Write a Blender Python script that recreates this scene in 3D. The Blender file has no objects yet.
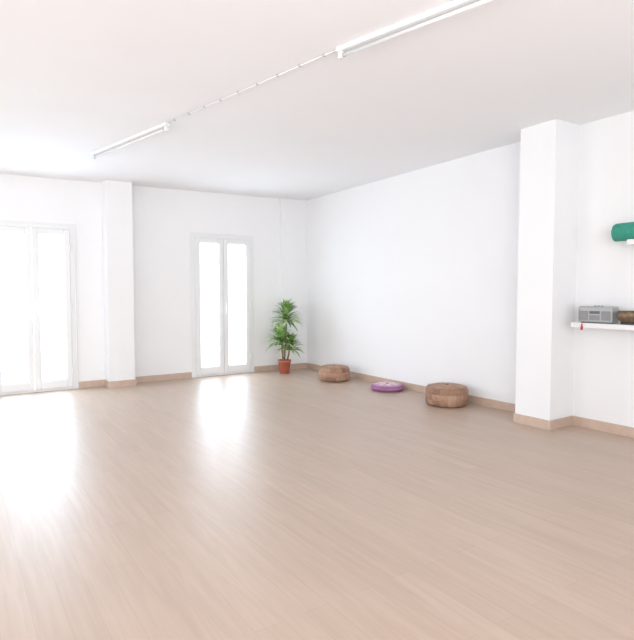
import bpy, bmesh, math, random
from mathutils import Vector, Matrix
random.seed(7)
C = bpy.context.scene.collection
PI = math.pi
sc = bpy.context.scene
sc.view_settings.view_transform = 'Standard'
sc.view_settings.look = 'None'

# ------------------------------------------------------------ constants
WX, WY, H = 4.79, 7.46, 2.75        # right wall plane, window wall plane, ceiling
X0, Y0 = -3.2, -3.0                 # far side of the hall behind the camera
def zc(x, y):                       # the ceiling falls slightly towards the windows
    return H - .009*(y-3) - .019*(4.43-x)

# ------------------------------------------------------------ materials
def mat(name, col, rough=.6, noise=0.0, nscale=30, bump=0.0, metal=0.0, spec=.5):
    m = bpy.data.materials.new(name); m.use_nodes = True
    nt = m.node_tree; b = nt.nodes['Principled BSDF']
    b.inputs['Base Color'].default_value = (*col, 1)
    b.inputs['Roughness'].default_value = rough
    b.inputs['Metallic'].default_value = metal
    b.inputs['Specular IOR Level'].default_value = spec
    tc = nt.nodes.new('ShaderNodeTexCoord')
    n = nt.nodes.new('ShaderNodeTexNoise'); n.inputs['Scale'].default_value = nscale
    n.inputs['Detail'].default_value = 4
    nt.links.new(tc.outputs['Object'], n.inputs['Vector'])
    r = nt.nodes.new('ShaderNodeValToRGB')
    r.color_ramp.elements[0].position = .3; r.color_ramp.elements[1].position = .7
    r.color_ramp.elements[0].color = tuple(max(0, c*(1-noise)) for c in col)+(1,)
    r.color_ramp.elements[1].color = tuple(min(1, c*(1+noise)) for c in col)+(1,)
    nt.links.new(n.outputs['Fac'], r.inputs['Fac'])
    nt.links.new(r.outputs['Color'], b.inputs['Base Color'])
    if bump:
        bp = nt.nodes.new('ShaderNodeBump'); bp.inputs['Strength'].default_value = bump
        bp.inputs['Distance'].default_value = .01
        nt.links.new(n.outputs['Fac'], bp.inputs['Height'])
        nt.links.new(bp.outputs['Normal'], b.inputs['Normal'])
    return m

def floor_mat():
    m = bpy.data.materials.new('oak_laminate'); m.use_nodes = True
    nt = m.node_tree; N = nt.nodes; L = nt.links; b = N['Principled BSDF']
    tc = N.new('ShaderNodeTexCoord')
    mp = N.new('ShaderNodeMapping'); mp.inputs['Rotation'].default_value = (0, 0, PI/2)
    L.new(tc.outputs['Object'], mp.inputs['Vector'])
    br = N.new('ShaderNodeTexBrick')
    br.offset = .37; br.offset_frequency = 2
    br.inputs['Color1'].default_value = (.515, .392, .312, 1)
    br.inputs['Color2'].default_value = (.55, .425, .34, 1)
    br.inputs['Mortar'].default_value = (.46, .345, .27, 1)
    br.inputs['Scale'].default_value = 1
    br.inputs['Mortar Size'].default_value = .0012
    br.inputs['Mortar Smooth'].default_value = .3
    br.inputs['Brick Width'].default_value = 1.25
    br.inputs['Row Height'].default_value = .11
    L.new(mp.outputs['Vector'], br.inputs['Vector'])
    mp2 = N.new('ShaderNodeMapping'); mp2.inputs['Scale'].default_value = (14, 1.0, 1)
    L.new(tc.outputs['Object'], mp2.inputs['Vector'])
    n = N.new('ShaderNodeTexNoise'); n.inputs['Scale'].default_value = 2.2; n.inputs['Detail'].default_value = 7
    n.inputs['Distortion'].default_value = .7
    L.new(mp2.outputs['Vector'], n.inputs['Vector'])
    r = N.new('ShaderNodeValToRGB')
    r.color_ramp.elements[0].position = .3; r.color_ramp.elements[0].color = (.87, .84, .815, 1)
    r.color_ramp.elements[1].position = .68; r.color_ramp.elements[1].color = (1, 1, 1, 1)
    L.new(n.outputs['Fac'], r.inputs['Fac'])
    mx = N.new('ShaderNodeMixRGB'); mx.blend_type = 'MULTIPLY'; mx.inputs['Fac'].default_value = .8
    L.new(br.outputs['Color'], mx.inputs['Color1']); L.new(r.outputs['Color'], mx.inputs['Color2'])
    L.new(mx.outputs['Color'], b.inputs['Base Color'])
    b.inputs['Roughness'].default_value = .40
    b.inputs['Specular IOR Level'].default_value = .8
    return m

def glass_mat():
    m = bpy.data.materials.new('window_glass'); m.use_nodes = True
    nt = m.node_tree; N = nt.nodes; L = nt.links
    N.remove(N['Principled BSDF'])
    t = N.new('ShaderNodeBsdfTransparent'); g = N.new('ShaderNodeBsdfGlossy'); g.inputs['Roughness'].default_value = .05
    mx = N.new('ShaderNodeMixShader'); mx.inputs[0].default_value = .06
    L.new(t.outputs[0], mx.inputs[1]); L.new(g.outputs[0], mx.inputs[2])
    L.new(mx.outputs[0], N['Material Output'].inputs['Surface'])
    return m

M = dict(
    wall=mat('wall_paint', (.875, .877, .887), .8, .006, 3, .02),
    ceil=mat('ceiling_paint', (.91, .91, .925), .85, .008, 2, .02),
    floor=floor_mat(),
    base=mat('skirting_wood', (.58, .44, .355), .45, .06, 14),
    pvc=mat('white_window_profile', (.83, .84, .845), .35, .01, 8),
    gasket=mat('grey_gasket', (.50, .51, .51), .6, .02, 8),
    glass=glass_mat(),
    white=mat('white_enamel', (.80, .80, .80), .5, .01, 10),
    tube=mat('fluorescent_tube', (.76, .76, .76), .3, .01, 10),
    metal=mat('grey_metal', (.5, .5, .5), .4, .04, 20, 0, .2),
    terra=mat('terracotta_plastic', (.48, .13, .075), .55, .08, 20),
    soil=mat('potting_soil', (.06, .04, .025), .95, .4, 80, .6),
    cane=mat('plant_cane', (.30, .22, .11), .8, .25, 60, .4),
    leaf=mat('leaf_green', (.18, .37, .09), .45, .3, 9),
    leaf2=mat('leaf_light_green', (.44, .62, .25), .45, .3, 9),
    br1=mat('leather_brown', (.33, .185, .12), .6, .12, 25, .15),
    br2=mat('leather_tan', (.40, .24, .16), .6, .12, 25, .15),
    br3=mat('leather_dark', (.26, .14, .09), .6, .12, 25, .15),
    br4=mat('leather_sand', (.47, .30, .205), .6, .12, 25, .15),
    pipe=mat('stitching_brown', (.22, .11, .07), .7, .1, 30),
    purple=mat('purple_cotton', (.34, .15, .31), .9, .15, 50, .3),
    mauve=mat('mauve_cotton', (.56, .35, .48), .9, .1, 50, .3),
    pale=mat('pale_pink_cotton', (.76, .58, .63), .9, .1, 50, .3),
    pink=mat('pink_cotton', (.48, .20, .35), .9, .12, 50, .3),
    mat_green=mat('teal_foam', (.04, .30, .22), .75, .1, 40, .2),
    mat_dark=mat('teal_foam_dark', (.008, .17, .11), .8, .1, 40),
    silver=mat('silver_plastic', (.40, .41, .41), .35, .03, 20, 0, .2),
    grey=mat('grey_plastic', (.25, .25, .26), .45, .05, 20),
    black=mat('dark_mesh', (.14, .14, .145), .6, .3, 90),
    red=mat('red_cord', (.45, .04, .05), .7, .1, 30),
    brass=mat('aged_brass', (.20, .14, .085), .45, .3, 40, .1, .5),
    dark=mat('dark_cushion', (.06, .045, .04), .8, .2, 40, .1),
)

# ------------------------------------------------------------ helpers
def link(name, me, m, parent=None, smooth=False):
    o = bpy.data.objects.new(name, me); C.objects.link(o)
    for x in (m if isinstance(m, (list, tuple)) else [m]): me.materials.append(x)
    if parent: o.parent = parent
    if smooth:
        for p in me.polygons: p.use_smooth = True
    return o
def obj(name, bm, m, parent=None, smooth=False, bevel=0):
    bmesh.ops.recalc_face_normals(bm, faces=bm.faces[:])
    me = bpy.data.meshes.new(name); bm.to_mesh(me); bm.free()
    o = link(name, me, m, parent, smooth)
    if bevel:
        b = o.modifiers.new('bevel', 'BEVEL'); b.width = bevel; b.segments = 2; b.limit_method = 'ANGLE'
    return o
def bx(bm, x0, x1, y0, y1, z0, z1, mi=0):
    vs = [bm.verts.new((x, y, z)) for x in (x0, x1) for y in (y0, y1) for z in (z0, z1)]
    for f in ((0,1,3,2),(4,6,7,5),(0,4,5,1),(2,3,7,6),(0,2,6,4),(1,5,7,3)):
        fc = bm.faces.new([vs[i] for i in f]); fc.material_index = mi
def bxc(bm, x0, x1, y0, y1, z0):    # box that rises to the sloping ceiling
    vs = [bm.verts.new((x, y, z0 if k == 0 else zc(x, y))) for x in (x0, x1) for y in (y0, y1) for k in (0, 1)]
    for f in ((0,1,3,2),(4,6,7,5),(0,4,5,1),(2,3,7,6),(0,2,6,4),(1,5,7,3)): bm.faces.new([vs[i] for i in f])
def lathe(bm, prof, n=32, cx=0, cy=0, axis='z', close=True):
    rings = []
    for (r, h) in prof:
        ring = []
        for i in range(n):
            a = 2*PI*i/n
            if axis == 'z': p = (cx+r*math.cos(a), cy+r*math.sin(a), h)
            elif axis == 'y': p = (cx+r*math.cos(a), h, cy+r*math.sin(a))
            else: p = (h, cx+r*math.cos(a), cy+r*math.sin(a))
            ring.append(bm.verts.new(p))
        rings.append(ring)
    for a, b in zip(rings, rings[1:]):
        for i in range(n):
            bm.faces.new((a[i], a[(i+1) % n], b[(i+1) % n], b[i]))
    if close:
        bm.faces.new(rings[0][::-1]); bm.faces.new(rings[-1])
def tube(bm, pts, r, n=10, caps=True):
    pts = [Vector(p) for p in pts]; rings = []
    rr = r if isinstance(r, (list, tuple)) else [r]*len(pts)
    for i, p in enumerate(pts):
        d = (pts[min(i+1, len(pts)-1)]-pts[max(i-1, 0)]).normalized()
        up = Vector((0, 0, 1)) if abs(d.z) < .9 else Vector((1, 0, 0))
        a = d.cross(up).normalized(); b = d.cross(a).normalized()
        rings.append([bm.verts.new(p+rr[i]*(math.cos(2*PI*k/n)*a+math.sin(2*PI*k/n)*b)) for k in range(n)])
    for a, b in zip(rings, rings[1:]):
        for i in range(n): bm.faces.new((a[i], a[(i+1) % n], b[(i+1) % n], b[i]))
    if caps: bm.faces.new(rings[0][::-1]); bm.faces.new(rings[-1])
def torus(bm, R, r, z, n=48, m=8, cx=0, cy=0):
    rings = []
    for i in range(n):
        a = 2*PI*i/n
        rings.append([bm.verts.new((cx+(R+r*math.cos(2*PI*k/m))*math.cos(a), cy+(R+r*math.cos(2*PI*k/m))*math.sin(a), z+r*math.sin(2*PI*k/m))) for k in range(m)])
    for i in range(n):
        a, b = rings[i], rings[(i+1) % n]
        for k in range(m): bm.faces.new((a[k], b[k], b[(k+1) % m], a[(k+1) % m]))
def thing(name, label, cat, loc=(0, 0, 0), rz=0, group=None):
    o = bpy.data.objects.new(name, None); C.objects.link(o)
    o.location = loc; o.rotation_euler = (0, 0, rz); o.empty_display_size = .1
    o['label'] = label; o['category'] = cat
    if group: o['group'] = group
    return o
def struct(name, bm, m, parent=None, bevel=0):
    o = obj(name, bm, m, parent, bevel=bevel)
    if not parent: o['kind'] = 'structure'
    return o

# ------------------------------------------------------------ room shell
T = .3
bm = bmesh.new(); bx(bm, X0-T, WX+T, Y0-T, WY+T, -.15, 0); struct('floor', bm, M['floor'])
bm = bmesh.new()
vs = [bm.verts.new((x, y, zc(x, y) if k == 0 else 3.0)) for x in (X0-T, WX+T) for y in (Y0-T, WY+T) for k in (0, 1)]
for f in ((0,1,3,2),(4,6,7,5),(0,4,5,1),(2,3,7,6),(0,2,6,4),(1,5,7,3)): bm.faces.new([vs[i] for i in f])
struct('ceiling', bm, M['ceil'])
W1 = (.34, 1.303); W2 = (2.86, 3.83); WT = 2.075
def wall_openings(fixed, lo, hi, ops, axis):
    bm = bmesh.new(); cur = lo
    def seg(a, b, z0, z1):
        x0, x1, y0, y1 = (a, b, *fixed) if axis == 'x' else (*fixed, a, b)
        if z1 is None: bxc(bm, x0, x1, y0, y1, z0)
        else: bx(bm, x0, x1, y0, y1, z0, z1)
    for a, b, z0, z1 in ops:
        seg(cur, a, 0, None); seg(a, b, z1, None)
        if z0 > 0: seg(a, b, 0, z0)
        cur = b
    seg(cur, hi, 0, None)
    return bm
struct('wall_far', wall_openings((WY, WY+T), X0-T, WX+T, [(-2.6, -1.6, 0, WT), (W1[0], W1[1], 0, WT), (W2[0], W2[1], 0, WT)], 'x'), M['wall'])
struct('wall_right', wall_openings((WX, WX+T), Y0, WY, [], 'y'), M['wall'])
struct('wall_left', wall_openings((X0-T, X0), Y0, WY, [(-2.2, .2, .5, 2.4), (.9, 3.3, .5, 2.4), (4.0, 6.4, .5, 2.4)], 'y'), M['wall'])
struct('wall_back', wall_openings((Y0-T, Y0), X0-T, WX+T, [(-2.6, .2, .3, 2.4), (.8, 3.2, .3, 2.4)], 'x'), M['wall'])
# pilasters
PX, PY0, PY1 = 4.427, 2.82, 3.18
QX0, QX1, QY = 1.65, 1.985, 7.25
KX, KY = 4.32, 7.405
bm = bmesh.new(); bxc(bm, PX, WX, PY0, PY1, 0); struct('wall_pilaster_right', bm, M['wall'])
bm = bmesh.new(); bxc(bm, QX0, QX1, QY, WY, 0); struct('wall_pilaster_far', bm, M['wall'])
bm = bmesh.new(); bxc(bm, KX, WX, KY, WY, 0); struct('wall_pilaster_corner', bm, M['wall'])
# skirting
bh, bt = .085, .012
bm = bmesh.new()
bx(bm, W1[1], QX0-bt, WY-bt, WY, 0, bh); bx(bm, QX0-bt, QX0, QY-bt, WY, 0, bh); bx(bm, QX0, QX1+bt, QY-bt, QY, 0, bh)
bx(bm, QX1, QX1+bt, QY, WY, 0, bh); bx(bm, QX1+bt, W2[0], WY-bt, WY, 0, bh); bx(bm, W2[1], KX-bt, WY-bt, WY, 0, bh)
bx(bm, KX-bt, KX, KY-bt, WY, 0, bh); bx(bm, KX, WX, KY-bt, KY, 0, bh)
bx(bm, -1.6, W1[0], WY-bt, WY, 0, bh)
struct('baseboard_far', bm, M['base'])
bm = bmesh.new()
bx(bm, WX-bt, WX, PY1+bt, KY-bt, 0, bh); bx(bm, PX-bt, WX, PY1, PY1+bt, 0, bh)
bx(bm, PX-bt, PX, PY0, PY1, 0, bh); bx(bm, PX-bt, WX, PY0-bt, PY0, 0, bh); bx(bm, WX-bt, WX, Y0, PY0-bt, 0, bh)
struct('baseboard_right', bm, M['base'])

# ------------------------------------------------------------ french windows
def french_window(n, a, b):
    t = bpy.data.objects.new('window_%d' % n, None); C.objects.link(t); t.location = ((a+b)/2, WY, 0); t['kind'] = 'structure'
    w = (b-a)/2; F = .05
    bm = bmesh.new()          # outer frame, slightly proud of the wall
    bx(bm, -w, -w+F, -.015, .07, 0, WT); bx(bm, w-F, w, -.015, .07, 0, WT)
    bx(bm, -w+F, w-F, -.015, .07, WT-F, WT); bx(bm, -w+F, w-F, -.015, .07, 0, .03)
    struct('window_frame', bm, M['pvc'], t, .004)
    bm = bmesh.new()          # thin casing line around the frame
    c = .018
    bx(bm, -w-c, -w, -.016, 0, 0, WT+c); bx(bm, w, w+c, -.016, 0, 0, WT+c); bx(bm, -w, w, -.016, 0, WT, WT+c)
    struct('casing', bm, M['pvc'], t, .003)
    S = .064
    for s in (-1, 1):
        x0, x1 = (-w+F, -.003) if s < 0 else (.003, w-F)
        z0, z1 = .032, WT-F-.002
        bm = bmesh.new()
        bx(bm, x0, x0+S, -.03, .05, z0, z1); bx(bm, x1-S, x1, -.03, .05, z0, z1)
        bx(bm, x0+S, x1-S, -.03, .05, z1-S, z1); bx(bm, x0+S, x1-S, -.03, .05, z0, z0+.10)
        sash = struct('sash', bm, M['pvc'], t, .006)
        bm = bmesh.new(); g = .007; zz = z0+.10
        bx(bm, x0+S, x0+S+g, -.02, .0, zz, z1-S); bx(bm, x1-S-g, x1-S, -.02, .0, zz, z1-S)
        bx(bm, x0+S+g, x1-S-g, -.02, .0, zz, zz+g); bx(bm, x0+S+g, x1-S-g, -.02, .0, z1-S-g, z1-S)
        struct('gasket', bm, M['gasket'], sash)
        bm = bmesh.new(); bx(bm, x0+S, x1-S, .004, .010, zz, z1-S); struct('pane', bm, M['glass'], sash)
        bm = bmesh.new()      # hinges
        hx = x0 if s < 0 else x1
        for hz in (.25, 1.05, 1.8): lathe(bm, [(.008, hz-.04), (.008, hz+.04)], 10, hx, -.036)
        struct('hinge', bm, M['white'], sash)
        if s > 0:
            bm = bmesh.new()
            bx(bm, .014, .050, -.040, -.03, .96, 1.14); bx(bm, .024, .040, -.080, -.040, 1.06, 1.08)
            bx(bm, .017, .047, -.100, -.078, .92, 1.09)
            struct('window_handle', bm, M['pvc'], sash, .004)
    return t
french_window(1, *W1); french_window(2, *W2); french_window(3, -2.6, -1.6)

# ------------------------------------------------------------ ceiling lights and conduit
A = Vector((1.239, 5.937)); Bp = Vector((1.564, 4.584)); Cc = Vector((1.968, 2.695)); D = Vector((2.333, 1.359))
def along(name, label, cat, p, q, group=None):
    d = q-p; za, zb = zc(*p), zc(*q)
    t = thing(name, label, cat, (p.x, p.y, za-.001), 0, group)
    t.rotation_euler = (0, -math.atan2(zb-za, d.length), math.atan2(d.y, d.x))
    return t, d.length
def batten(p, q, label):
    t, Ln = along('ceiling_light', label, 'ceiling light', p, q, 'batten lights on the ceiling')
    bm = bmesh.new(); bx(bm, 0, Ln, -.024, .024, -.030, 0); obj('body', bm, M['white'], t, bevel=.006)
    for x in (.012, Ln-.042):
        bm = bmesh.new(); bx(bm, x, x+.03, -.014, .014, -.070, -.030); obj('lamp_holder', bm, M['white'], t, bevel=.004)
    bm = bmesh.new(); lathe(bm, [(.011, .042), (.011, Ln-.042)], 16, 0, -.053, 'x'); obj('tube', bm, M['tube'], t, True)
    for x in (.042, Ln-.062):
        bm = bmesh.new(); lathe(bm, [(.0115, x), (.0115, x+.02)], 16, 0, -.053, 'x'); obj('tube_cap', bm, M['metal'], t, True)
    return t
batten(A, Bp, 'white fluorescent batten light on the ceiling nearer the windows')
batten(Cc, D, 'white fluorescent batten light cut by the top edge, nearest the camera')
dn = (Cc-Bp).normalized()
t, ln = along('ceiling_cable_conduit', 'thin white cable conduit clipped to the ceiling between two batten lights', 'conduit', Bp+dn*.012, Cc-dn*.012)
bm = bmesh.new(); tube(bm, [(0, 0, -.007), (ln*.5, 0, -.007), (ln, 0, -.007)], .0045, 10); obj('conduit_pipe', bm, M['white'], t, True)
for k in range(9):
    x = .1+k*(ln-.2)/8
    bm = bmesh.new(); bx(bm, x-.006, x+.006, -.010, .010, -.013, 0); obj('clip', bm, M['metal'], t, bevel=.003)

# ------------------------------------------------------------ poufs
def pouf(label, loc, R, Hh, rz, seed, mats):
    rnd = random.Random(seed)
    t = thing('leather_pouf', label, 'pouf', loc, rz, 'patchwork poufs along the right wall')
    n, sub, nr = 16, 6, 3; N = n*sub
    def rad(a, h):            # puffed panels between the seams
        u = (a/(2*PI)*n) % 1
        puff = (math.sin(PI*u))**.5
        v = (h*nr) % 1 if h < 1 else 0
        vp = abs(math.sin(PI*v))**.5 if 0 < h < 1 else 0
        return R*(.87+.03*puff*(.3+.7*vp)+.018*vp+.082*math.sin(PI*h)**.55)
    bm = bmesh.new(); rows = 18; rings = []
    for j in range(rows+1):
        h = j/rows
        rings.append([bm.verts.new((rad(2*PI*i/N, h)*math.cos(2*PI*i/N), rad(2*PI*i/N, h)*math.sin(2*PI*i/N), .008+h*(Hh-.02))) for i in range(N)])
    pool = [(0, 2, 0, 1), (1, 0, 3, 1), (0, 2, 0, 1)]
    cols = [[rnd.choice(pool[r]) for _ in range(n)] for r in range(nr)]
    for j in range(rows):
        for i in range(N):
            f = bm.faces.new((rings[j][i], rings[j][(i+1) % N], rings[j+1][(i+1) % N], rings[j+1][i]))
            f.material_index = cols[j*nr//rows][i//sub]
    bm.faces.new(rings[0][::-1])
    obj('side_panels', bm, mats, t, True)
    bm = bmesh.new(); rings = []
    rr = [1, .96, .9, .82, .74, .64, .56, .52, .46, .36, .26, .16, .06]
    for q in rr:
        ring = []
        for i in range(N):
            a = 2*PI*i/N; u = (i/sub) % 1
            puff = math.sin(PI*u)**.5
            z = Hh-.012+.022*math.sqrt(max(0, 1-q*q))+.006*puff*math.sin(PI*q)
            ring.append(bm.verts.new((R*.878*q*math.cos(a), R*.878*q*math.sin(a), z)))
        rings.append(ring)
    c1 = [rnd.choice((0, 1, 3, 1)) for i in range(n)]
    for j in range(len(rr)-1):
        for i in range(N):
            f = bm.faces.new((rings[j][i], rings[j][(i+1) % N], rings[j+1][(i+1) % N], rings[j+1][i]))
            f.material_index = c1[i//sub] if rr[j] > .52 else 1
    bm.faces.new(rings[-1])
    obj('top_panel', bm, mats, t, True)
    for z in (.010, Hh-.013):
        bm = bmesh.new(); torus(bm, R*.881, .004, z+.002); obj('piping', bm, mats[0], t, True)
    bm = bmesh.new(); lathe(bm, [(.022, Hh+.008), (.022, Hh+.013), (.012, Hh+.018), (.003, Hh+.019)], 20); obj('button', bm, M['pipe'], t, True)
    return t
pm = [M['br1'], M['br2'], M['br3'], M['br4']]
pouf('smaller brown patchwork leather pouf nearest the potted plant', (4.43, 6.14, 0), .226, .20, .3, 3, [M['br1'], M['br2'], M['br3'], M['br2']])
pouf('larger reddish brown patchwork leather pouf nearest the white pilaster', (4.50, 4.11, 0), .238, .212, .8, 11, pm)

# round floor cushion
t = thing('floor_cushion', 'flat round purple and mauve floor cushion between the two brown poufs', 'cushion', (4.55, 5.15, 0))
R = .21
bm = bmesh.new()
lathe(bm, [(R*.7, .0), (R*.9, .006), (R, .032), (R*.97, .056), (R*.86, .070), (R*.72, .074)], 48); obj('cover', bm, M['purple'], t, True)
bm = bmesh.new(); lathe(bm, [(R*.86, .0715), (R*.72, .080), (R*.5, .086), (R*.3, .085), (R*.1, .082), (.004, .081)], 48, close=False)
bm.faces.ensure_lookup_table()
for i, f in enumerate(bm.faces):
    ring, k = i//48, i % 48
    f.material_index = 1 if ring >= 2 or (ring == 1 and (k//3) % 2 == 0) else 0
obj('top_panel', bm, [M['mauve'], M['pale']], t, True)
bm = bmesh.new(); torus(bm, R*.985, .006, .04); obj('piping', bm, M['pink'], t, True)
bm = bmesh.new(); lathe(bm, [(.02, .080), (.02, .088), (.01, .092), (.002, .0925)], 20); obj('button', bm, M['pink'], t, True)

# ------------------------------------------------------------ potted plant
t = thing('potted_dracaena', 'green leafy dracaena in a small terracotta pot standing in the corner', 'plant', (4.19, 7.10, 0))
bm = bmesh.new()
lathe(bm, [(.070, 0), (.074, .004), (.092, .165), (.100, .167), (.102, .205), (.092, .205), (.088, .165), (.05, .14)], 40); obj('pot', bm, M['terra'], t, True)
bm = bmesh.new(); lathe(bm, [(.085, .168), (.084, .180), (.04, .186), (.003, .187)], 30); obj('soil', bm, M['soil'], t, True)
def crown(cx, cy, z, n, Lmin, Lmax, seed, zs=.14, ymax=7.35-7.10):
    rnd = random.Random(seed); bm = bmesh.new()
    for k in range(n):
        az = k*2.399+rnd.uniform(-.2, .2); f = k/n            # f: 0 outer/low .. 1 inner/top
        el = math.radians(4+74*f+rnd.uniform(-14, 14)); Ln = rnd.uniform(Lmin, Lmax)*(1-.28*f)
        w = rnd.uniform(.016, .024); p = Vector((cx, cy, z-zs*.65+zs*f)); seg = 9
        dirh = Vector((math.cos(az), math.sin(az), 0)); side = Vector((-math.sin(az), math.cos(az), 0))
        mi = rnd.choice((0, 1)); prev = None
        droop = rnd.uniform(.5, 1.4)
        for s in range(seg+1):
            u = s/seg; e = el-droop*u**1.5
            ww = w*min(1, .45+2.2*u)*(1-u**3)**.8+.0006
            nrm = (-math.sin(e)*dirh+math.cos(e)*Vector((0, 0, 1)))
            row = [bm.verts.new(p-side*ww+nrm*ww*.35), bm.verts.new(p), bm.verts.new(p+side*ww+nrm*ww*.35)]
            if prev:
                for q in (0, 1):
                    fc = bm.faces.new((prev[q], prev[q+1], row[q+1], row[q])); fc.material_index = mi; fc.smooth = True
            prev = row
            p = p+(math.cos(e)*dirh+math.sin(e)*Vector((0, 0, 1)))*(Ln/seg)
            if p.y > ymax-.02: p.y = ymax-.02-rnd.uniform(0, .006)
    return bm
for (bx_, by_, tx, ty, tz, n, l0, l1, sd, zs) in ((.0, .01, .04, .0, .89, 98, .26, .33, 1, .18), (-.035, -.02, -.08, -.03, .54, 84, .25, .32, 2, .15), (.035, -.01, .09, -.02, .43, 78, .22, .29, 3, .13)):
    bm = bmesh.new(); tube(bm, [(bx_, by_, .16), ((bx_+tx)/2+.004, (by_+ty)/2, (.15+tz)/2), (tx, ty, tz+.03)], [.014, .013, .009], 10)
    cn = obj('cane', bm, M['cane'], t, True)
    bm = crown(tx, ty, tz, n, l0, l1, sd, zs)
    me = bpy.data.meshes.new('foliage'); bm.to_mesh(me); bm.free()
    fo = link('foliage', me, [M['leaf'], M['leaf2']], t)

# ------------------------------------------------------------ shelves and what stands on them
SZ = .972
def shelf1(name, label, y0, y1, z, dpt):
    bm = bmesh.new(); bx(bm, -dpt, -.001, y0-y1, 0, -.042, 0)
    o = obj(name, bm, M['white'], bevel=.003); o.location = (WX, y1, z); o['label'] = label; o['category'] = 'shelf'
shelf1('wall_shelf', 'lower white floating shelf carrying a grey radio and a brass bowl', 1.2, 2.71, SZ, .25)
UZ = 1.665
shelf1('wall_shelf', 'upper white floating shelf under the rolled green mat', 1.2, 2.25, UZ, .25)

# radio: faces the room (-x); local x along the shelf
t = thing('portable_radio', 'grey portable radio standing on the lower white shelf', 'radio', (4.64, 2.520, SZ), -PI/2)
w, dd, hh = .150, .06, .145
bm = bmesh.new(); bx(bm, -w, w, -dd, dd, .004, hh); obj('body', bm, M['silver'], t, bevel=.014)
for sx in (-.098, .098):
    bm = bmesh.new(); bx(bm, sx-.040, sx+.040, -dd-.004, -dd, .025, .105); sp = obj('speaker_grille', bm, M['grey'], t, bevel=.003)
bm = bmesh.new(); bx(bm, -.045, .045, -dd-.004, -dd, .025, .068); obj('cassette_door', bm, M['grey'], t, bevel=.003)
bm = bmesh.new(); bx(bm, -.045, .045, -dd-.003, -dd, .08, .105); obj('tuning_display', bm, M['black'], t, bevel=.002)
for kx in (-.03, 0, .03):
    bm = bmesh.new(); lathe(bm, [(.009, hh), (.009, hh+.006)], 16, kx, 0); obj('knob', bm, M['grey'], t, True)
# red wrist cord hanging over the shelf edge
bm = bmesh.new()
cy = 2.605
tube(bm, [(4.568, cy, SZ+.006), (4.555, cy, SZ+.007), (4.537, cy, SZ+.005), (4.5325, cy, SZ-.012), (4.533, cy, SZ-.025), (4.5325, cy, SZ-.035), (4.532, cy, SZ-.06)], [.005]*4+[.006, .010, .012], 8)
for v in bm.verts: v.co -= Vector((4.55, cy, SZ))
o = obj('tassel_cord', bm, M['red'], None, True); o.location = (4.55, cy, SZ); o['label'] = 'small red tasselled cord hanging over the edge of the lower shelf'; o['category'] = 'cord'
# singing bowl on a ring cushion
t = thing('singing_bowl', 'aged brass singing bowl on the lower shelf beside the grey radio', 'bowl', (4.63, 2.262, SZ))
bm = bmesh.new(); lathe(bm, [(.035, .018), (.062, .026), (.080, .052), (.084, .080), (.080, .112), (.076, .112), (.079, .080), (.074, .052), (.03, .030)], 36); obj('bowl', bm, M['brass'], t, True)
bm = bmesh.new(); torus(bm, .046, .013, .013, 36, 10); obj('ring_cushion', bm, M['dark'], t, True)
# rolled mat
t = thing('rolled_mat', 'rolled teal green exercise mat lying on the upper white shelf', 'exercise mat', (4.66, 2.40, UZ))
Rm = .075
bm = bmesh.new(); lathe(bm, [(Rm*.93, -.62), (Rm, -.61), (Rm, -.01), (Rm*.93, 0)], 40, 0, Rm, 'y', close=False); obj('roll', bm, M['mat_green'], t, True)
bm = bmesh.new()
spi = []
for k in range(121):
    a = 2*PI*5*k/120; r = Rm*.08+(Rm*.9)*k/120
    spi.append((r*math.cos(a), -.001, Rm+r*math.sin(a)))
tube(bm, spi, .0062, 6); obj('roll_end', bm, M['mat_green'], t, True)
bm = bmesh.new(); lathe(bm, [(Rm*.92, -.60), (Rm*.92, -.006)], 40, 0, Rm, 'y'); obj('inner_layers', bm, M['mat_dark'], t, True)

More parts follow.
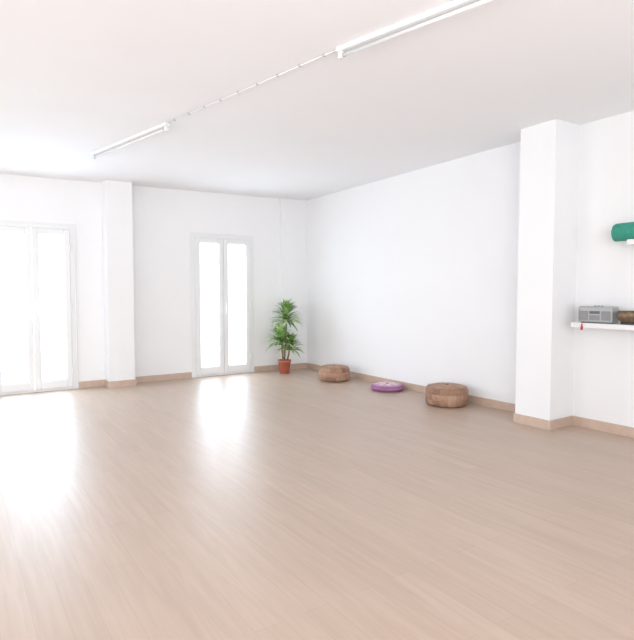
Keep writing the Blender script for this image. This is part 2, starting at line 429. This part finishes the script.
# ------------------------------------------------------------ light
w = bpy.data.worlds.new('sky'); sc.world = w; w.use_nodes = True
w.node_tree.nodes['Background'].inputs['Color'].default_value = (.97, .985, 1, 1)
w.node_tree.nodes['Background'].inputs['Strength'].default_value = 2.0
def area(name, loc, rot, sx, sy, power, col=(1, 1, 1), spread=180):
    l = bpy.data.lights.new(name, 'AREA'); l.shape = 'RECTANGLE'; l.size = sx; l.size_y = sy; l.energy = power; l.color = col
    l.spread = math.radians(spread)
    o = bpy.data.objects.new(name, l); C.objects.link(o); o.location = loc; o.rotation_euler = rot
    return o
# sky light outside each french window, shining in
area('daylight_fill', ((W1[0]+W1[1])/2, WY+.34, 1.05), (math.radians(-90), 0, 0), 1.2, 2.1, 104, (.64, .83, 1))
area('daylight_fill', ((W2[0]+W2[1])/2, WY+.34, 1.05), (math.radians(-90), 0, 0), 1.2, 2.1, 66, (.72, .87, 1))
# added fill outside the unseen side openings, tipped up, evens right wall and ceiling
area('daylight_fill', (X0-.35, 5.2, 1.3), (math.radians(98), 0, math.radians(-98)), 2.3, 1.9, 40, (.95, .975, 1), 150)
area('daylight_fill', (X0-.35, 2.1, 1.3), (math.radians(98), 0, math.radians(-90)), 2.3, 1.9, 28, (.95, .975, 1))
# added fill lights behind the camera, aimed down the hall at the window wall
area('back_fill', (-1.4, Y0+.3, 1.5), (math.radians(100), 0, math.radians(-24)), 2.6, 1.8, 54, (.95, .975, 1), 120)
area('back_fill', (1.8, Y0+.3, 1.5), (math.radians(102), 0, math.radians(8)), 2.6, 1.8, 34, (.95, .975, 1), 110)
# upward fill added behind the camera to brighten the ceiling
area('ceiling_fill', (-.3, -1.3, .4), (PI, 0, 0), 3.2, 2.2, 70, (.93, .965, 1))

# ------------------------------------------------------------ camera
cam = bpy.data.cameras.new('camera'); co = bpy.data.objects.new('camera', cam); C.objects.link(co)
cam.sensor_fit = 'HORIZONTAL'; cam.sensor_width = 36; cam.lens = 541/634*36
cam.clip_start = .05
co.location = (0, 0, 1.24)
co.rotation_euler = (math.radians(90-2.96), 0, math.radians(-34))
sc.camera = co
